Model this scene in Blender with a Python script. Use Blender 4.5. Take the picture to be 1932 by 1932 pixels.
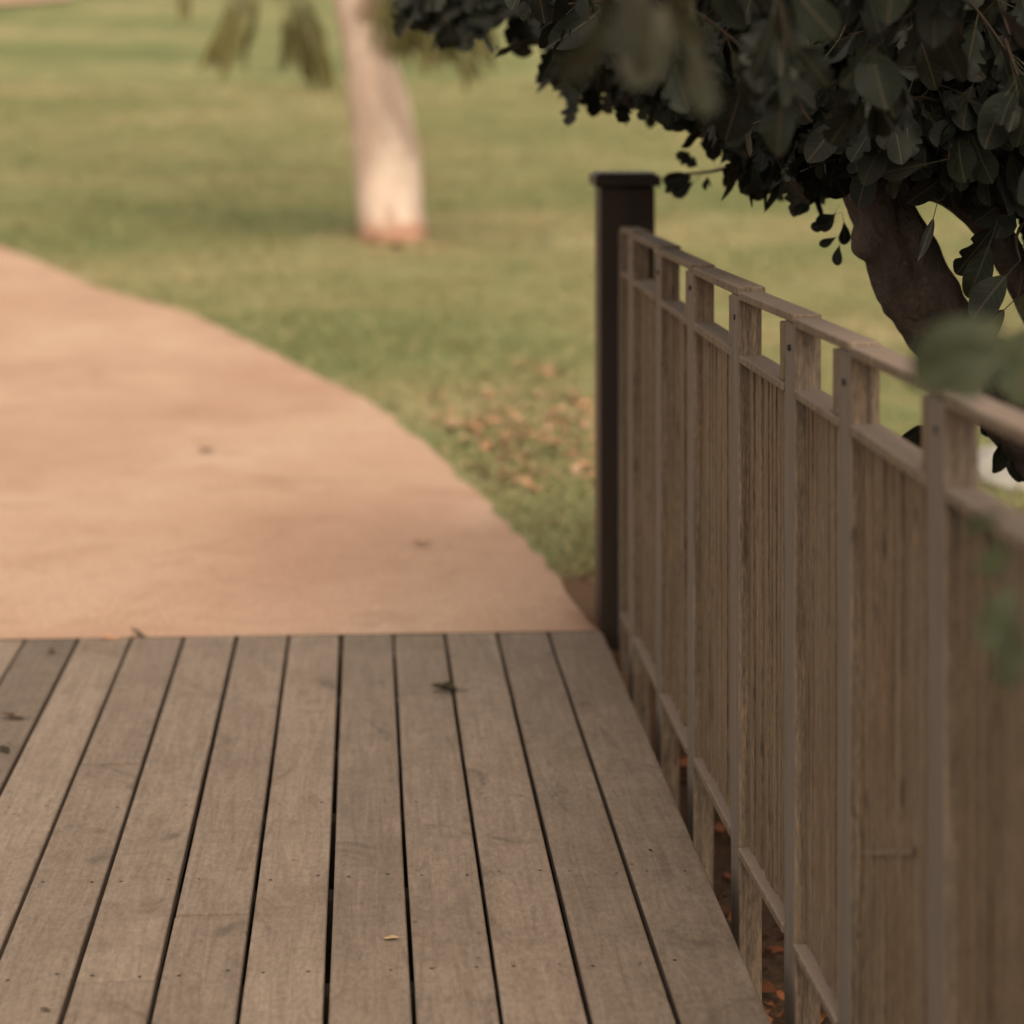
import bpy, bmesh, math, random
import numpy as np
from mathutils import Vector, Matrix, noise
for o in list(bpy.data.objects): bpy.data.objects.remove(o)
S = bpy.context.scene
R = math.radians
random.seed(7); rng = np.random.default_rng(7)

# ------------------------------------------------------------------ camera
F = 4500.0; W = 1932.0; HV = 150.0; EYE = 1.5
PSI = math.atan(280.0/F)
cam = bpy.data.cameras.new('camera'); co = bpy.data.objects.new('camera', cam)
S.collection.objects.link(co); S.camera = co
co.location = (0, 0, EYE); co.rotation_euler = (R(90), 0, -PSI)
cam.sensor_width = 36; cam.lens = F/W*36; cam.shift_y = -(W/2-HV)/W
cam.clip_start = .05; cam.clip_end = 600
cam.dof.use_dof = True; cam.dof.focus_distance = 4.4; cam.dof.aperture_fstop = 2.3

# ------------------------------------------------------------------ light
SUN_EL = R(50); SUN_AZ = R(172)      # azimuth clockwise from +Y : from the right, behind the camera
world = bpy.data.worlds.new("World"); S.world = world; world.use_nodes = True
nt = world.node_tree; bg = nt.nodes['Background']
sky = nt.nodes.new('ShaderNodeTexSky'); sky.sky_type = 'NISHITA'; sky.sun_disc = False
sky.sun_elevation = SUN_EL; sky.sun_rotation = SUN_AZ
sky.air_density = 1.0; sky.dust_density = 4.0; sky.ozone_density = 1.0
hs = nt.nodes.new('ShaderNodeHueSaturation'); hs.inputs['Saturation'].default_value = .25
mx = nt.nodes.new('ShaderNodeMix'); mx.data_type = 'RGBA'; mx.blend_type = 'MULTIPLY'
mx.inputs['Factor'].default_value = 1; mx.inputs['B'].default_value = (1.0, .86, .70, 1)
nt.links.new(sky.outputs[0], hs.inputs['Color']); nt.links.new(hs.outputs[0], mx.inputs['A'])
nt.links.new(mx.outputs['Result'], bg.inputs['Color']); bg.inputs['Strength'].default_value = .15
sun = bpy.data.lights.new('sun', 'SUN'); sun.energy = 0.6; sun.angle = R(32); sun.color = (1, .87, .70)
so = bpy.data.objects.new('sun', sun); S.collection.objects.link(so)
d = Vector((math.sin(SUN_AZ)*math.cos(SUN_EL), math.cos(SUN_AZ)*math.cos(SUN_EL), math.sin(SUN_EL)))
so.rotation_euler = (-d).to_track_quat('-Z', 'Y').to_euler(); so.location = d*30
S.view_settings.view_transform = 'Standard'; S.view_settings.look = 'None'
S.view_settings.exposure = 0.84; S.view_settings.gamma = 1; S.view_settings.use_curve_mapping = False
S.render.resolution_x = S.render.resolution_y = 1024

# ------------------------------------------------------------------ helpers
FW = Vector((math.sin(PSI), math.cos(PSI), 0)); RT = Vector((math.cos(PSI), -math.sin(PSI), 0)); UP = Vector((0, 0, 1))
def P(u, v, dist):
    "point of the place seen at photo pixel u,v (1932 px wide) standing dist metres ahead"
    return Vector((0, 0, EYE)) + (FW + RT*((u-W/2)/F) + UP*((HV-v)/F))*dist
def proj(p):
    q = p - Vector((0, 0, EYE)); z = q.dot(FW)
    return (W/2 + F*q.dot(RT)/z, HV - F*q.z/z) if z > .1 else (-1e4, -1e4)
def terr(x, y):
    "height of the lawn"
    t = max(0.0, y-11.0)
    z = .0042*t*t if t < 14 else .0042*196 + .1176*(t-14)
    z += .05*math.sin(x*.31+y*.17)*min(1, t/8)
    # the ground falls away beneath and beside the boardwalk
    if y < 7.0:
        w = min(1, max(0, (x-.55)/.6)); y0 = 6.55+.45*w
        s = min(1, max(0, (y0-y)/(.35+.9*w))); z -= .45*s*s*(3-2*s)
    return z
def ground(u, v, lift=0):
    a = 2.0; dr = P(u, v, 1) - Vector((0, 0, EYE))
    while a < 300:
        p = Vector((0, 0, EYE)) + dr*a
        if p.z < terr(p.x, p.y)+lift: return p
        a += .02
    return p
def tag(o, label=None, cat=None, group=None, kind=None):
    if label: o['label'] = label
    if cat: o['category'] = cat
    if group: o['group'] = group
    if kind: o['kind'] = kind
    return o
def empty(name, loc=(0, 0, 0)):
    o = bpy.data.objects.new(name, None); S.collection.objects.link(o); o.location = loc
    o.empty_display_size = .1; return o
def link(name, me, mat, parent=None, smooth=False):
    o = bpy.data.objects.new(name, me); S.collection.objects.link(o)
    for m in (mat if isinstance(mat, (list, tuple)) else [mat]): me.materials.append(m)
    if smooth:
        me.polygons.foreach_set('use_smooth', [True]*len(me.polygons))
    if parent:
        o.parent = parent
        o.location = -Vector(parent.location) if parent.type == 'EMPTY' else (0, 0, 0)
    return o
def obj(name, bm, mat, parent=None, smooth=False, bevel=0):
    me = bpy.data.meshes.new(name); bmesh.ops.recalc_face_normals(bm, faces=bm.faces)
    bm.to_mesh(me); bm.free()
    o = link(name, me, mat, parent, smooth)
    if bevel:
        b = o.modifiers.new('bevel', 'BEVEL'); b.width = bevel; b.segments = 2; b.limit_method = 'ANGLE'
    return o
def hexa(bm, pts, mi=0):
    v = [bm.verts.new(p) for p in pts]   # 0-3 bottom, 4-7 top
    fs = [(0, 3, 2, 1), (4, 5, 6, 7), (0, 1, 5, 4), (1, 2, 6, 5), (2, 3, 7, 6), (3, 0, 4, 7)]
    r = [bm.faces.new([v[i] for i in f]) for f in fs]
    for f in r: f.material_index = mi
    return v
def box(bm, x0, x1, y0, y1, z0, z1, mi=0):
    return hexa(bm, [(x0, y0, z0), (x1, y0, z0), (x1, y1, z0), (x0, y1, z0), (x0, y0, z1), (x1, y0, z1), (x1, y1, z1), (x0, y1, z1)], mi)
def obox(bm, a, b, n0, n1, za0, za1, zb0=None, zb1=None):
    "bar from plan point a to b, between offsets n0..n1 to its right-hand side"
    zb0 = za0 if zb0 is None else zb0; zb1 = za1 if zb1 is None else zb1
    a = Vector(a); b = Vector(b); d = (b-a).normalized(); n = Vector((d.y, -d.x))
    q = [a+n*n0, a+n*n1, b+n*n1, b+n*n0]
    return hexa(bm, [(q[0].x, q[0].y, za0), (q[1].x, q[1].y, za0), (q[2].x, q[2].y, zb0), (q[3].x, q[3].y, zb0),
                     (q[0].x, q[0].y, za1), (q[1].x, q[1].y, za1), (q[2].x, q[2].y, zb1), (q[3].x, q[3].y, zb1)])
def catmull(pts, n):
    out = []
    for i in range(len(pts)-1):
        p0 = pts[max(0, i-1)]; p1 = pts[i]; p2 = pts[i+1]; p3 = pts[min(len(pts)-1, i+2)]
        for k in range(n):
            t = k/n
            out.append([.5*(2*b+(c-a)*t+(2*a-5*b+4*c-e)*t*t+(3*b-a-3*c+e)*t**3) for a, b, c, e in zip(p0, p1, p2, p3)])
    out.append(list(pts[-1])); return out
def tube(bm, pts, seg=16, n=8, bump=0, freq=6, bumps=()):
    "smooth limb: pts = (x,y,z,r)"
    c = catmull([tuple(p) for p in pts], n); rings = []
    nrm = None
    for i, q in enumerate(c):
        p = Vector(q[:3]); r = q[3]
        t = (Vector(c[min(i+1, len(c)-1)][:3]) - Vector(c[max(i-1, 0)][:3])).normalized()
        if nrm is None: nrm = t.cross(Vector((.3, .9, .1))).normalized()
        nrm = (nrm - t*nrm.dot(t)).normalized(); bn = t.cross(nrm)
        ring = []
        for k in range(seg):
            a = 2*math.pi*k/seg; dr = nrm*math.cos(a)+bn*math.sin(a)
            s = p+dr*r
            rr = r*(1+bump*noise.noise(s*freq)+bump*.5*noise.noise(s*freq*2.7))
            s = p+dr*rr
            for bp, br, bh in bumps:
                dd = (s-bp).length
                if dd < br: s = s+dr*bh*(math.cos(math.pi*dd/br)*.5+.5)
            ring.append(bm.verts.new(s))
        rings.append(ring)
    for a, b in zip(rings, rings[1:]):
        for k in range(seg): bm.faces.new((a[k], a[(k+1) % seg], b[(k+1) % seg], b[k]))
    bm.faces.new(rings[0][::-1]); bm.faces.new(rings[-1])

# ------------------------------------------------------------------ materials
class M:
    def __init__(s, name, rough=.8, spec=.3):
        s.m = bpy.data.materials.new(name); s.m.use_nodes = True; s.t = s.m.node_tree
        s.b = s.t.nodes['Principled BSDF']; s.b.inputs['Roughness'].default_value = rough
        s.b.inputs['Specular IOR Level'].default_value = spec
        s.co = s.n('ShaderNodeTexCoord').outputs['Object']
    def n(s, k, **kw):
        x = s.t.nodes.new(k)
        for a, b in kw.items(): setattr(x, a, b)
        return x
    def l(s, a, b): s.t.links.new(a, b)
    def map(s, scale, src=None):
        m = s.n('ShaderNodeMapping'); m.inputs['Scale'].default_value = scale; s.l(src or s.co, m.inputs[0]); return m.outputs[0]
    def noise(s, vec, scale, detail=5, rough=.6, dist=0):
        n = s.n('ShaderNodeTexNoise'); s.l(vec, n.inputs['Vector']); n.inputs['Scale'].default_value = scale
        n.inputs['Detail'].default_value = detail; n.inputs['Roughness'].default_value = rough; n.inputs['Distortion'].default_value = dist
        return n.outputs['Fac']
    def ramp(s, fac, *st):
        r = s.n('ShaderNodeValToRGB'); e = r.color_ramp.elements
        while len(e) < len(st): e.new(.5)
        for x, (p, c) in zip(e, st):
            x.position = p; x.color = (c, c, c, 1) if isinstance(c, (int, float)) else (*c, 1)
        s.l(fac, r.inputs[0]); return r.outputs[0]
    def mix(s, fac, a, b, mode='MIX'):
        m = s.n('ShaderNodeMix', data_type='RGBA', blend_type=mode)
        for k, x in (('Factor', fac), ('A', a), ('B', b)):
            i = m.inputs[k]
            if hasattr(x, 'links'): s.l(x, i)
            elif isinstance(x, (int, float)) and k == 'Factor': i.default_value = x
            else: i.default_value = (x, x, x, 1) if isinstance(x, (int, float)) else (*x, 1)
        return m.outputs['Result']
    def math(s, op, a, b=0, c=0):
        m = s.n('ShaderNodeMath', operation=op)
        for k, x in enumerate((a, b, c)):
            if hasattr(x, 'links'): s.l(x, m.inputs[k])
            else: m.inputs[k].default_value = x
        return m.outputs[0]
    def attr(s, name):
        return s.n('ShaderNodeAttribute', attribute_name=name).outputs['Fac']
    def bump(s, h, strength, dist=.01):
        b = s.n('ShaderNodeBump'); b.inputs['Strength'].default_value = strength; b.inputs['Distance'].default_value = dist
        s.l(h, b.inputs['Height']); s.l(b.outputs[0], s.b.inputs['Normal'])
    def col(s, c):
        if hasattr(c, 'links'): s.l(c, s.b.inputs['Base Color'])
        else: s.b.inputs['Base Color'].default_value = (*c, 1)
        return s.m

def wood_deck():
    m = M('deck_wood', .72, .25); rnd = m.attr('rnd')
    sep = m.n('ShaderNodeVectorMath', operation='ADD'); cb = m.n('ShaderNodeCombineXYZ')
    m.l(m.math('MULTIPLY', rnd, 37), cb.inputs[1]); m.l(m.math('MULTIPLY', rnd, 11), cb.inputs[2])
    m.l(m.co, sep.inputs[0]); m.l(cb.outputs[0], sep.inputs[1]); v = sep.outputs[0]
    g = m.noise(m.map((26, 1.6, 20), v), 1.6, 7, .66, 1.6)
    big = m.noise(m.map((1, 1, 1), v), 3.2, 6, .65, .5)
    cross = m.noise(m.map((2.0, 5.5, 1), v), 1.7, 7, .66, 1.4)
    fine = m.noise(m.map((1, .45, 1), v), 105, 4, .75)
    c = m.ramp(g, (.28, (.140, .108, .083)), (.5, (.195, .151, .118)), (.72, (.245, .193, .152)))
    c = m.mix(m.ramp(big, (.3, .75), (.5, 0), (.7, 0)), c, (.155, .117, .088))
    c = m.mix(m.ramp(cross, (.52, 0), (.72, .45)), c, (.25, .197, .155))
    c = m.mix(m.ramp(cross, (.22, .5), (.42, 0)), c, (.115, .086, .066))
    c = m.mix(1, c, m.ramp(rnd, (0, .70), (.12, .9), (1, 1.12)), 'MULTIPLY')
    wide = m.noise(m.map((1, .6, 1)), .9, 4, .6, .4); c = m.mix(1, c, m.ramp(wide, (.3, .84), (.7, 1.16)), 'MULTIPLY')
    c = m.mix(.75, c, m.ramp(fine, (.3, .68), (.7, 1.3)), 'MULTIPLY')
    pt = m.noise(m.map((1, .5, 1), v), 7.5, 6, .7, 1.2); c = m.mix(m.ramp(pt, (.30, .8), (.43, 0)), c, (.095, .073, .056)); c = m.mix(m.ramp(pt, (.58, 0), (.72, .55)), c, (.28, .222, .175))
    vo = m.n('ShaderNodeTexVoronoi'); vo.inputs['Scale'].default_value = 15; m.l(m.map((1, .6, 1), v), vo.inputs['Vector'])
    dots = m.ramp(vo.outputs['Distance'], (.03, 1), (.10, 0))
    sel = m.ramp(m.noise(v, 4, 2), (.52, 0), (.6, .8))
    c = m.mix(m.math('MULTIPLY', dots, sel), c, (.07, .055, .045))
    h = m.math('ADD', m.math('MULTIPLY', g, .7), m.math('MULTIPLY', fine, .25))
    m.bump(h, .55, .004); return m.col(c)
def wood_fence(name, tint=(1, 1, 1), k=1, grey=False):
    m = M(name, .78, .25); oi = m.n('ShaderNodeObjectInfo').outputs['Random']
    sep = m.n('ShaderNodeVectorMath', operation='ADD'); cb = m.n('ShaderNodeCombineXYZ')
    m.l(m.math('MULTIPLY', oi, 23), cb.inputs[2]); m.l(m.co, sep.inputs[0]); m.l(cb.outputs[0], sep.inputs[1]); v = sep.outputs[0]
    g = m.noise(m.map((70, 70, 2.0), v), 1.5, 7, .65, .4)
    big = m.noise(m.map((3, 3, 1.3), v), 2.0, 5, .6, .4)
    fine = m.noise(m.map((200, 200, 25), v), 1.5, 3, .7)
    b = (.172, .128, .090)
    def t(c, f): return tuple(x*f*y*k for x, y in zip(c, tint))
    c = m.ramp(g, (.32, t(b, .5)), (.5, t(b, 1.0)), (.68, t(b, 1.42)))
    c = m.mix(m.ramp(big, (.5, 0), (.75, .55)), c, t((.165, .14, .115), .95))
    c = m.mix(m.ramp(big, (.22, .7), (.44, 0)), c, t((.14, .086, .058), 1))
    c = m.mix(.9, c, m.ramp(fine, (.32, .55), (.68, 1.4)), 'MULTIPLY')
    bl = m.noise(m.map((1, 1, .5), v), 7, 6, .7, 1); c = m.mix(m.ramp(bl, (.30, .7), (.44, 0)), c, t((.10, .08, .062), 1)); c = m.mix(m.ramp(bl, (.58, 0), (.72, .5)), c, t((.21, .165, .122), 1))
    sp = m.ramp(m.noise(m.map((1, 1, .35), v), 30, 3, .6), (.30, .8), (.38, 0))
    c = m.mix(sp, c, t((.07, .052, .04), 1))
    # horizontal tops mixed paler
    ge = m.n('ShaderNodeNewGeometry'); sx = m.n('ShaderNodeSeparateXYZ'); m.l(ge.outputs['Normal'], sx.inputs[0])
    if grey: c = m.mix(m.ramp(m.math('MULTIPLY', sx.outputs['X'], -1), (.8, 0), (.95, .75)), c, m.mix(1, (.160, .135, .116), m.ramp(g, (.3, .75), (.7, 1.25)), 'MULTIPLY'))  # left-facing faces greyed: cool sky light painted into the colour
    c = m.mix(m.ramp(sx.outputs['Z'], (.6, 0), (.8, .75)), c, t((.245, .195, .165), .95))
    m.bump(m.math('ADD', g, m.math('MULTIPLY', fine, .5)), .6, .004); return m.col(c)
def paint_post():
    m = M('dark_brown_metal', .5, .35); n = m.noise(m.map((4, 4, .7)), 5, 5, .6)
    m.bump(m.noise(m.co, 90, 3), .15, .002)
    return m.col(m.ramp(n, (.3, (.015, .0085, .0058)), (.7, (.025, .014, .0098))))
def lawn():
    m = M('lawn_grass', .95, .1)
    a = m.noise(m.map((.55, 1, 1)), .42, 6, .6, .6); b = m.noise(m.map((1, .7, 1)), 1.9, 5, .6, .4); f = m.noise(m.co, 38, 4, .7)
    c = m.ramp(a, (.34, (.135, .165, .07)), (.5, (.215, .222, .102)), (.66, (.32, .285, .157)))
    c = m.mix(m.ramp(b, (.34, .75), (.5, 0)), c, (.125, .15, .06))
    c = m.mix(m.ramp(b, (.56, 0), (.75, .6)), c, (.33, .25, .145))
    c = m.mix(.7, c, m.ramp(f, (.3, .6), (.7, 1.4)), 'MULTIPLY')
    # bare earth where the ground drops beside the boardwalk
    sx = m.n('ShaderNodeSeparateXYZ'); m.l(m.co, sx.inputs[0])
    e = m.math('ADD', sx.outputs['Y'], m.math('MULTIPLY', m.noise(m.co, 3, 4), 1.0))
    soil = m.ramp(m.noise(m.co, 14, 5, .7), (.3, (.035, .022, .015)), (.7, (.10, .058, .035)))
    c = m.mix(m.ramp(m.math('MULTIPLY', e, .1), (.69, 1), (.735, 0)), c, soil)
    px = m.math('SUBTRACT', sx.outputs['X'], .66); py = m.math('MULTIPLY', m.math('SUBTRACT', sx.outputs['Y'], 6.75), .45)
    dd = m.math('SQRT', m.math('ADD', m.math('MULTIPLY', px, px), m.math('MULTIPLY', py, py)))
    dd = m.math('ADD', dd, m.math('MULTIPLY', m.noise(m.co, 7, 4), .25))
    c = m.mix(m.ramp(dd, (.30, .95), (.42, 0)), c, (.15, .088, .052))
    m.bump(f, .8, .03); return m.col(c)
def sand():
    m = M('sand_path', .95, .12)
    a = m.noise(m.map((1, .8, 1)), .9, 6, .6, .5); b = m.noise(m.co, 6, 5, .65); f = m.noise(m.co, 90, 3, .7)
    c = m.ramp(a, (.3, (.355, .225, .158)), (.5, (.405, .27, .195)), (.7, (.455, .325, .242)))
    c = m.mix(m.ramp(b, (.28, .5), (.42, 0)), c, (.28, .172, .12))
    b2 = m.noise(m.co, 2.2, 6, .7, .8); c = m.mix(m.ramp(b2, (.32, .6), (.47, 0)), c, (.30, .19, .132)); c = m.mix(m.ramp(b2, (.58, 0), (.75, .4)), c, (.47, .34, .255))
    c = m.mix(.8, c, m.ramp(f, (.3, .72), (.7, 1.28)), 'MULTIPLY')
    m.bump(b, .4, .02); return m.col(c)
def leafmat(name, top, vein, trans=.15, rough=.55, under=None):
    m = M(name, rough, .3); uv = m.n('ShaderNodeTexCoord').outputs['UV']
    sx = m.n('ShaderNodeSeparateXYZ'); m.l(uv, sx.inputs[0])
    ax = m.math('ABSOLUTE', m.math('SUBTRACT', sx.outputs['X'], .5))
    mid = m.ramp(ax, (.010, 1), (.024, 0))
    w = m.math('SUBTRACT', m.math('MULTIPLY', sx.outputs['Y'], 6.5), m.math('MULTIPLY', ax, 4.5))
    fr = m.math('ABSOLUTE', m.math('SUBTRACT', m.math('FRACT', w), .5))
    side = m.math('MULTIPLY', m.ramp(fr, (.02, 1), (.06, 0)), .45)
    v = m.math('MAXIMUM', mid, side)
    r = m.attr('rnd'); n = m.noise(m.co, 22, 4)
    c = m.ramp(r, (0, tuple(x*.6 for x in top)), (.6, top), (1, tuple(x*1.5 for x in top)))
    c = m.mix(.6, c, m.ramp(n, (.3, .7), (.7, 1.3)), 'MULTIPLY')
    if under:
        g = m.n('ShaderNodeNewGeometry'); c = m.mix(m.math('MULTIPLY', g.outputs['Backfacing'], .8), c, under)
    c = m.mix(v, c, vein); m.col(c)
    m.bump(v, .3, .002)
    tr = m.n('ShaderNodeBsdfTranslucent'); m.l(c, tr.inputs[0]); mixs = m.n('ShaderNodeMixShader'); mixs.inputs[0].default_value = trans
    out = m.t.nodes['Material Output']; m.l(m.b.outputs[0], mixs.inputs[1]); m.l(tr.outputs[0], mixs.inputs[2]); m.l(mixs.outputs[0], out.inputs[0])
    return m.m
def bark(name, a, b, c2, sc=6, k=.8, foot=None):
    m = M(name, .85, .2); n = m.noise(m.map((1, 1, .45)), sc, 7, .65, .6); n2 = m.noise(m.co, sc*8, 5, .7); n3 = m.noise(m.map((1, 1, .6)), sc*.45, 3)
    c = m.ramp(n, (.3, a), (.55, b), (.75, c2)); c = m.mix(m.ramp(n3, (.38, .55), (.5, 0)), c, a)
    c = m.mix(.5, c, m.ramp(n2, (.3, .7), (.7, 1.25)), 'MULTIPLY')
    if foot is not None:
        sx = m.n('ShaderNodeSeparateXYZ'); m.l(m.co, sx.inputs[0])
        h = m.math('ADD', m.math('SUBTRACT', sx.outputs['Z'], foot), m.math('MULTIPLY', m.noise(m.co, 4, 5, .7), -.42))
        c = m.mix(m.ramp(m.math('ADD', h, .2), (.10, .9), (.22, 0)), c, (.40, .215, .14))
    m.bump(m.math('ADD', n, m.math('MULTIPLY', n2, .4)), k, .02); return m.col(c)
def simple(name, c, rough=.85, var=.3, sc=30):
    m = M(name, rough, .2); n = m.noise(m.co, sc, 4, .65)
    m.bump(n, .3, .003)
    return m.col(m.mix(1, c, m.ramp(n, (.3, 1-var), (.7, 1+var)), 'MULTIPLY'))
def littermat():
    m = M('dry_leaf', .85, .2); r = m.attr('rnd')
    return m.col(m.ramp(r, (0, (.03, .014, .009)), (.45, (.08, .032, .016)), (.8, (.20, .07, .03)), (1, (.36, .15, .06))))

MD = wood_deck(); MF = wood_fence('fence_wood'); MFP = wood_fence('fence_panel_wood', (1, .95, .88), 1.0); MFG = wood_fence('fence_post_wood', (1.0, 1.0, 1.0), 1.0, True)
MP = paint_post(); ML = lawn(); MS = sand()
MSCREW = simple('dark_screw', (.03, .028, .026), .6)
MFIG = leafmat('fig_leaf', (.0085, .0120, .0064), (.042, .037, .021), .04, .6, (.012, .014, .009))
MFIGY = leafmat('young_fig_leaf', (.030, .038, .018), (.09, .09, .04), .12, .6)
MTREE = leafmat('drooping_leaf', (.19, .175, .07), (.16, .15, .07), .35, .6)
MBARK = bark('fig_bark', (.07, .053, .043), (.19, .148, .122), (.30, .245, .21), 9, 2.6)
MTWIG = simple('twig_bark', (.035, .024, .017))
MWHITE_ARGS = ('pale_bark', (.42, .29, .235), (.84, .67, .57), (.88, .78, .69), 3.0, .9)
MDRY = littermat()

# ------------------------------------------------------------------ the ground
def grid(xs, ys, fz):
    bm = bmesh.new(); V = [[bm.verts.new((x, y, fz(x, y))) for x in xs] for y in ys]
    for j in range(len(ys)-1):
        for i in range(len(xs)-1): bm.faces.new((V[j][i], V[j][i+1], V[j+1][i+1], V[j+1][i]))
    return bm
def steps(*seg):
    o = []
    for a, b, s in seg:
        n = max(1, round((b-a)/s)); o += [a+(b-a)*k/n for k in range(n)]
    return o+[seg[-1][1]]
tag(obj('lawn', grid(steps((-150, -12, 6), (-12, -2, .5), (-2, 3, .1), (3, 12, .5), (12, 150, 6)),
        steps((-8, 5, .5), (5, 8, .1), (8, 30, .5), (30, 260, 5)), terr), ML, smooth=True), kind='structure')

DECK_END = 6.46
# right-hand edge of the path, read on the ground
def flat(u, v):
    q = P(u, v, EYE*F/(v-HV)); q.z = 0; return q
edge = [flat(u, v) if v > 760 else ground(u, v) for u, v in ((1126, 1172), (1090, 1118), (1035, 1055), (968, 994), (915, 935), (862, 882), (800, 830), (742, 783), (680, 745), (600, 706), (500, 655), (400, 608), (300, 574), (190, 545), (100, 503), (0, 466), (-150, 425), (-400, 385))]
edge = [Vector((.66, DECK_END, 0))] + [e for e in edge if e.y > DECK_END+.05]
ec = catmull([(e.x, e.y) for e in edge], 8)
def edgex(y):
    for i in range(len(ec)-1):
        if ec[i][1] <= y <= ec[i+1][1]: return ec[i][0]+(ec[i+1][0]-ec[i][0])*(y-ec[i][1])/(ec[i+1][1]-ec[i][1]+1e-9)
    return ec[-1][0]
bm = bmesh.new(); prev = None; N = 30
for y in steps((DECK_END+.004, 9, .05), (9, 24, .12), (24, ec[-1][1]-.05, .3)):
    x = edgex(y); q = min(1, max(0, (y-6.6)/.5)); x += q*(.03*noise.noise(Vector((x*2.2, y*2.2, 1.3)))+.028*noise.noise(Vector((x*9, y*9, 1.3))))
    row = []
    for k in range(N+1):
        a = x-4.6*(k/N)**1.5
        row.append(bm.verts.new((a, y, max(0, terr(a, y)) + (-.02 if k == 0 else .008*min(1, (y-DECK_END)/.4)))))
    if prev:
        for k in range(N): bm.faces.new((prev[k], prev[k+1], row[k+1], row[k]))
    prev = row
tag(obj('path', bm, MS, smooth=True), kind='structure')
# the pale track high on the slope
bm = bmesh.new(); prev = None
for k in range(30):
    u = -1500+k*56.5; a = ground(u, 30-(u > -200)*(u+200)*.085); b = ground(u, -14-(u > 60)*(u-60)*.05)
    row = [bm.verts.new(p+Vector((0, 0, .06))) for p in (a, a.lerp(b, .5), b)]
    if prev:
        for j in range(2): bm.faces.new((prev[j], row[j], row[j+1], prev[j+1]))
    prev = row
tag(obj('far_path', bm, MS, smooth=True), kind='structure')

# ------------------------------------------------------------------ boardwalk
deck = tag(empty('boardwalk', (0, 3, 0)), 'weathered grey brown plank boardwalk with dark gaps running towards the sandy path', 'boardwalk')
bm = bmesh.new(); vals = []
EDGE_X = .647; PITCH = .1405; scr = []
joints = {8: [5.27], 6: [4.31], 7: [4.0], 3: [2.2], 1: [1.2], 12: [4.6], 4: [.6], 9: [3.1]}
joists = [6.38-.47*k for k in range(17)]
for k in range(0, 16):
    xr = EDGE_X if k == 0 else .501-PITCH*(k-1)
    xl = .501-PITCH*k
    segs = [DECK_END + random.uniform(-.006, .006)]+sorted(joints.get(k, []), reverse=True)+[-1.6]
    for a, b in zip(segs, segs[1:]):
        r = random.uniform(.1, 1) if k != 10 else 0.0; j = random.uniform(-.0008, .0008); gl = .0042+random.uniform(0, .001); gr = (.004 if k else 0)
        dz = random.uniform(-.002, .001); ys = [a-.0028]; n = int((a-b)/.25)
        ys += [a-(a-b)*q/n for q in range(1, n)]+[b+.0028]
        ph = random.random()*50; pv = None
        for yy in ys:
            wl = .0016*noise.noise(Vector((yy*1.1, ph, 0))); wr = .0016*noise.noise(Vector((yy*1.1, ph+9, 0))) if k else .001*noise.noise(Vector((yy*3, 1, 0)))
            L = xl+gl+j+wl; Rr = xr-gr+j+wr; c = .0025; T = dz; B = dz-.028
            ring = [(L, B), (L, T-c), (L+c, T), (Rr-c, T), (Rr, T-c), (Rr, B)]
            cur = [bm.verts.new((x, yy, z)) for x, z in ring]; vals += [r]*6
            if pv:
                for q in range(6): bm.faces.new((pv[q], pv[(q+1) % 6], cur[(q+1) % 6], cur[q]))
            else: bm.faces.new(cur)
            pv = cur
        bm.faces.new(pv[::-1])
        for jy in joists:
            if b+.02 < jy < a-.02:
                for sx in (.026, PITCH-.026-.008):
                    scr.append((xl+gl+sx+random.uniform(-.006, .006), jy+random.uniform(-.012, .012), T))
me = bpy.data.meshes.new('planking'); bmesh.ops.recalc_face_normals(bm, faces=bm.faces); bm.to_mesh(me); bm.free()
at = me.attributes.new('rnd', 'FLOAT', 'POINT'); at.data.foreach_set('value', vals)
link('planking', me, MD, deck)
bm = bmesh.new()
for x, y, z in scr:
    if random.random() < .12: continue
    r = random.uniform(.0028, .0042); vs = [bm.verts.new((x+r*math.cos(a*math.pi/4), y+r*math.sin(a*math.pi/4), z+.0008)) for a in range(8)]
    bm.faces.new(vs)
o = obj('screw_heads', bm, MSCREW, deck); o['kind'] = 'stuff'
bm = bmesh.new()
for jy in joists: box(bm, -1.65, EDGE_X-.07, jy-.03, jy+.03, -.20, -.034)
obj('joists', bm, simple('dark_joist_wood', (.022, .016, .011)), deck)
bm = bmesh.new(); box(bm, EDGE_X-.065, EDGE_X-.02, -1.6, DECK_END-.01, -.26, -.031); obj('edge_beam', bm, MFP, deck, bevel=.003)

# ------------------------------------------------------------------ railing
fence = tag(empty('wooden_railing', (.72, 4, 0)), 'weathered brown timber railing with ribbed panels and small openings under its top rail', 'railing')
T = .045; PW = .088
def st(u, X):
    fw = F*X/(u-686)/math.cos(PSI)
    y = (fw - X*math.sin(PSI))/math.cos(PSI); return Vector((X, y))
stn = [Vector((.699, 6.47)), st(1194, .700), st(1246, .701), st(1307, .702), st(1394, .708), st(1498, .722), st(1603, .730), st(1782, .737)]
stn += [Vector((.747, stn[-1].y-.53)), Vector((.758, stn[-1].y-1.08)), Vector((.770, stn[-1].y-1.62))]
far = Vector((.700, 6.515))
ZT = 1.100; ZM = .980; ZB = .050
def frame(i):
    a = stn[max(0, i-1)] if i else far; b = stn[min(i+1, len(stn)-1)]
    d = (b-a).normalized(); return d, Vector((-d.y, d.x))*-1 if False else Vector((-d.y, d.x))
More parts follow.
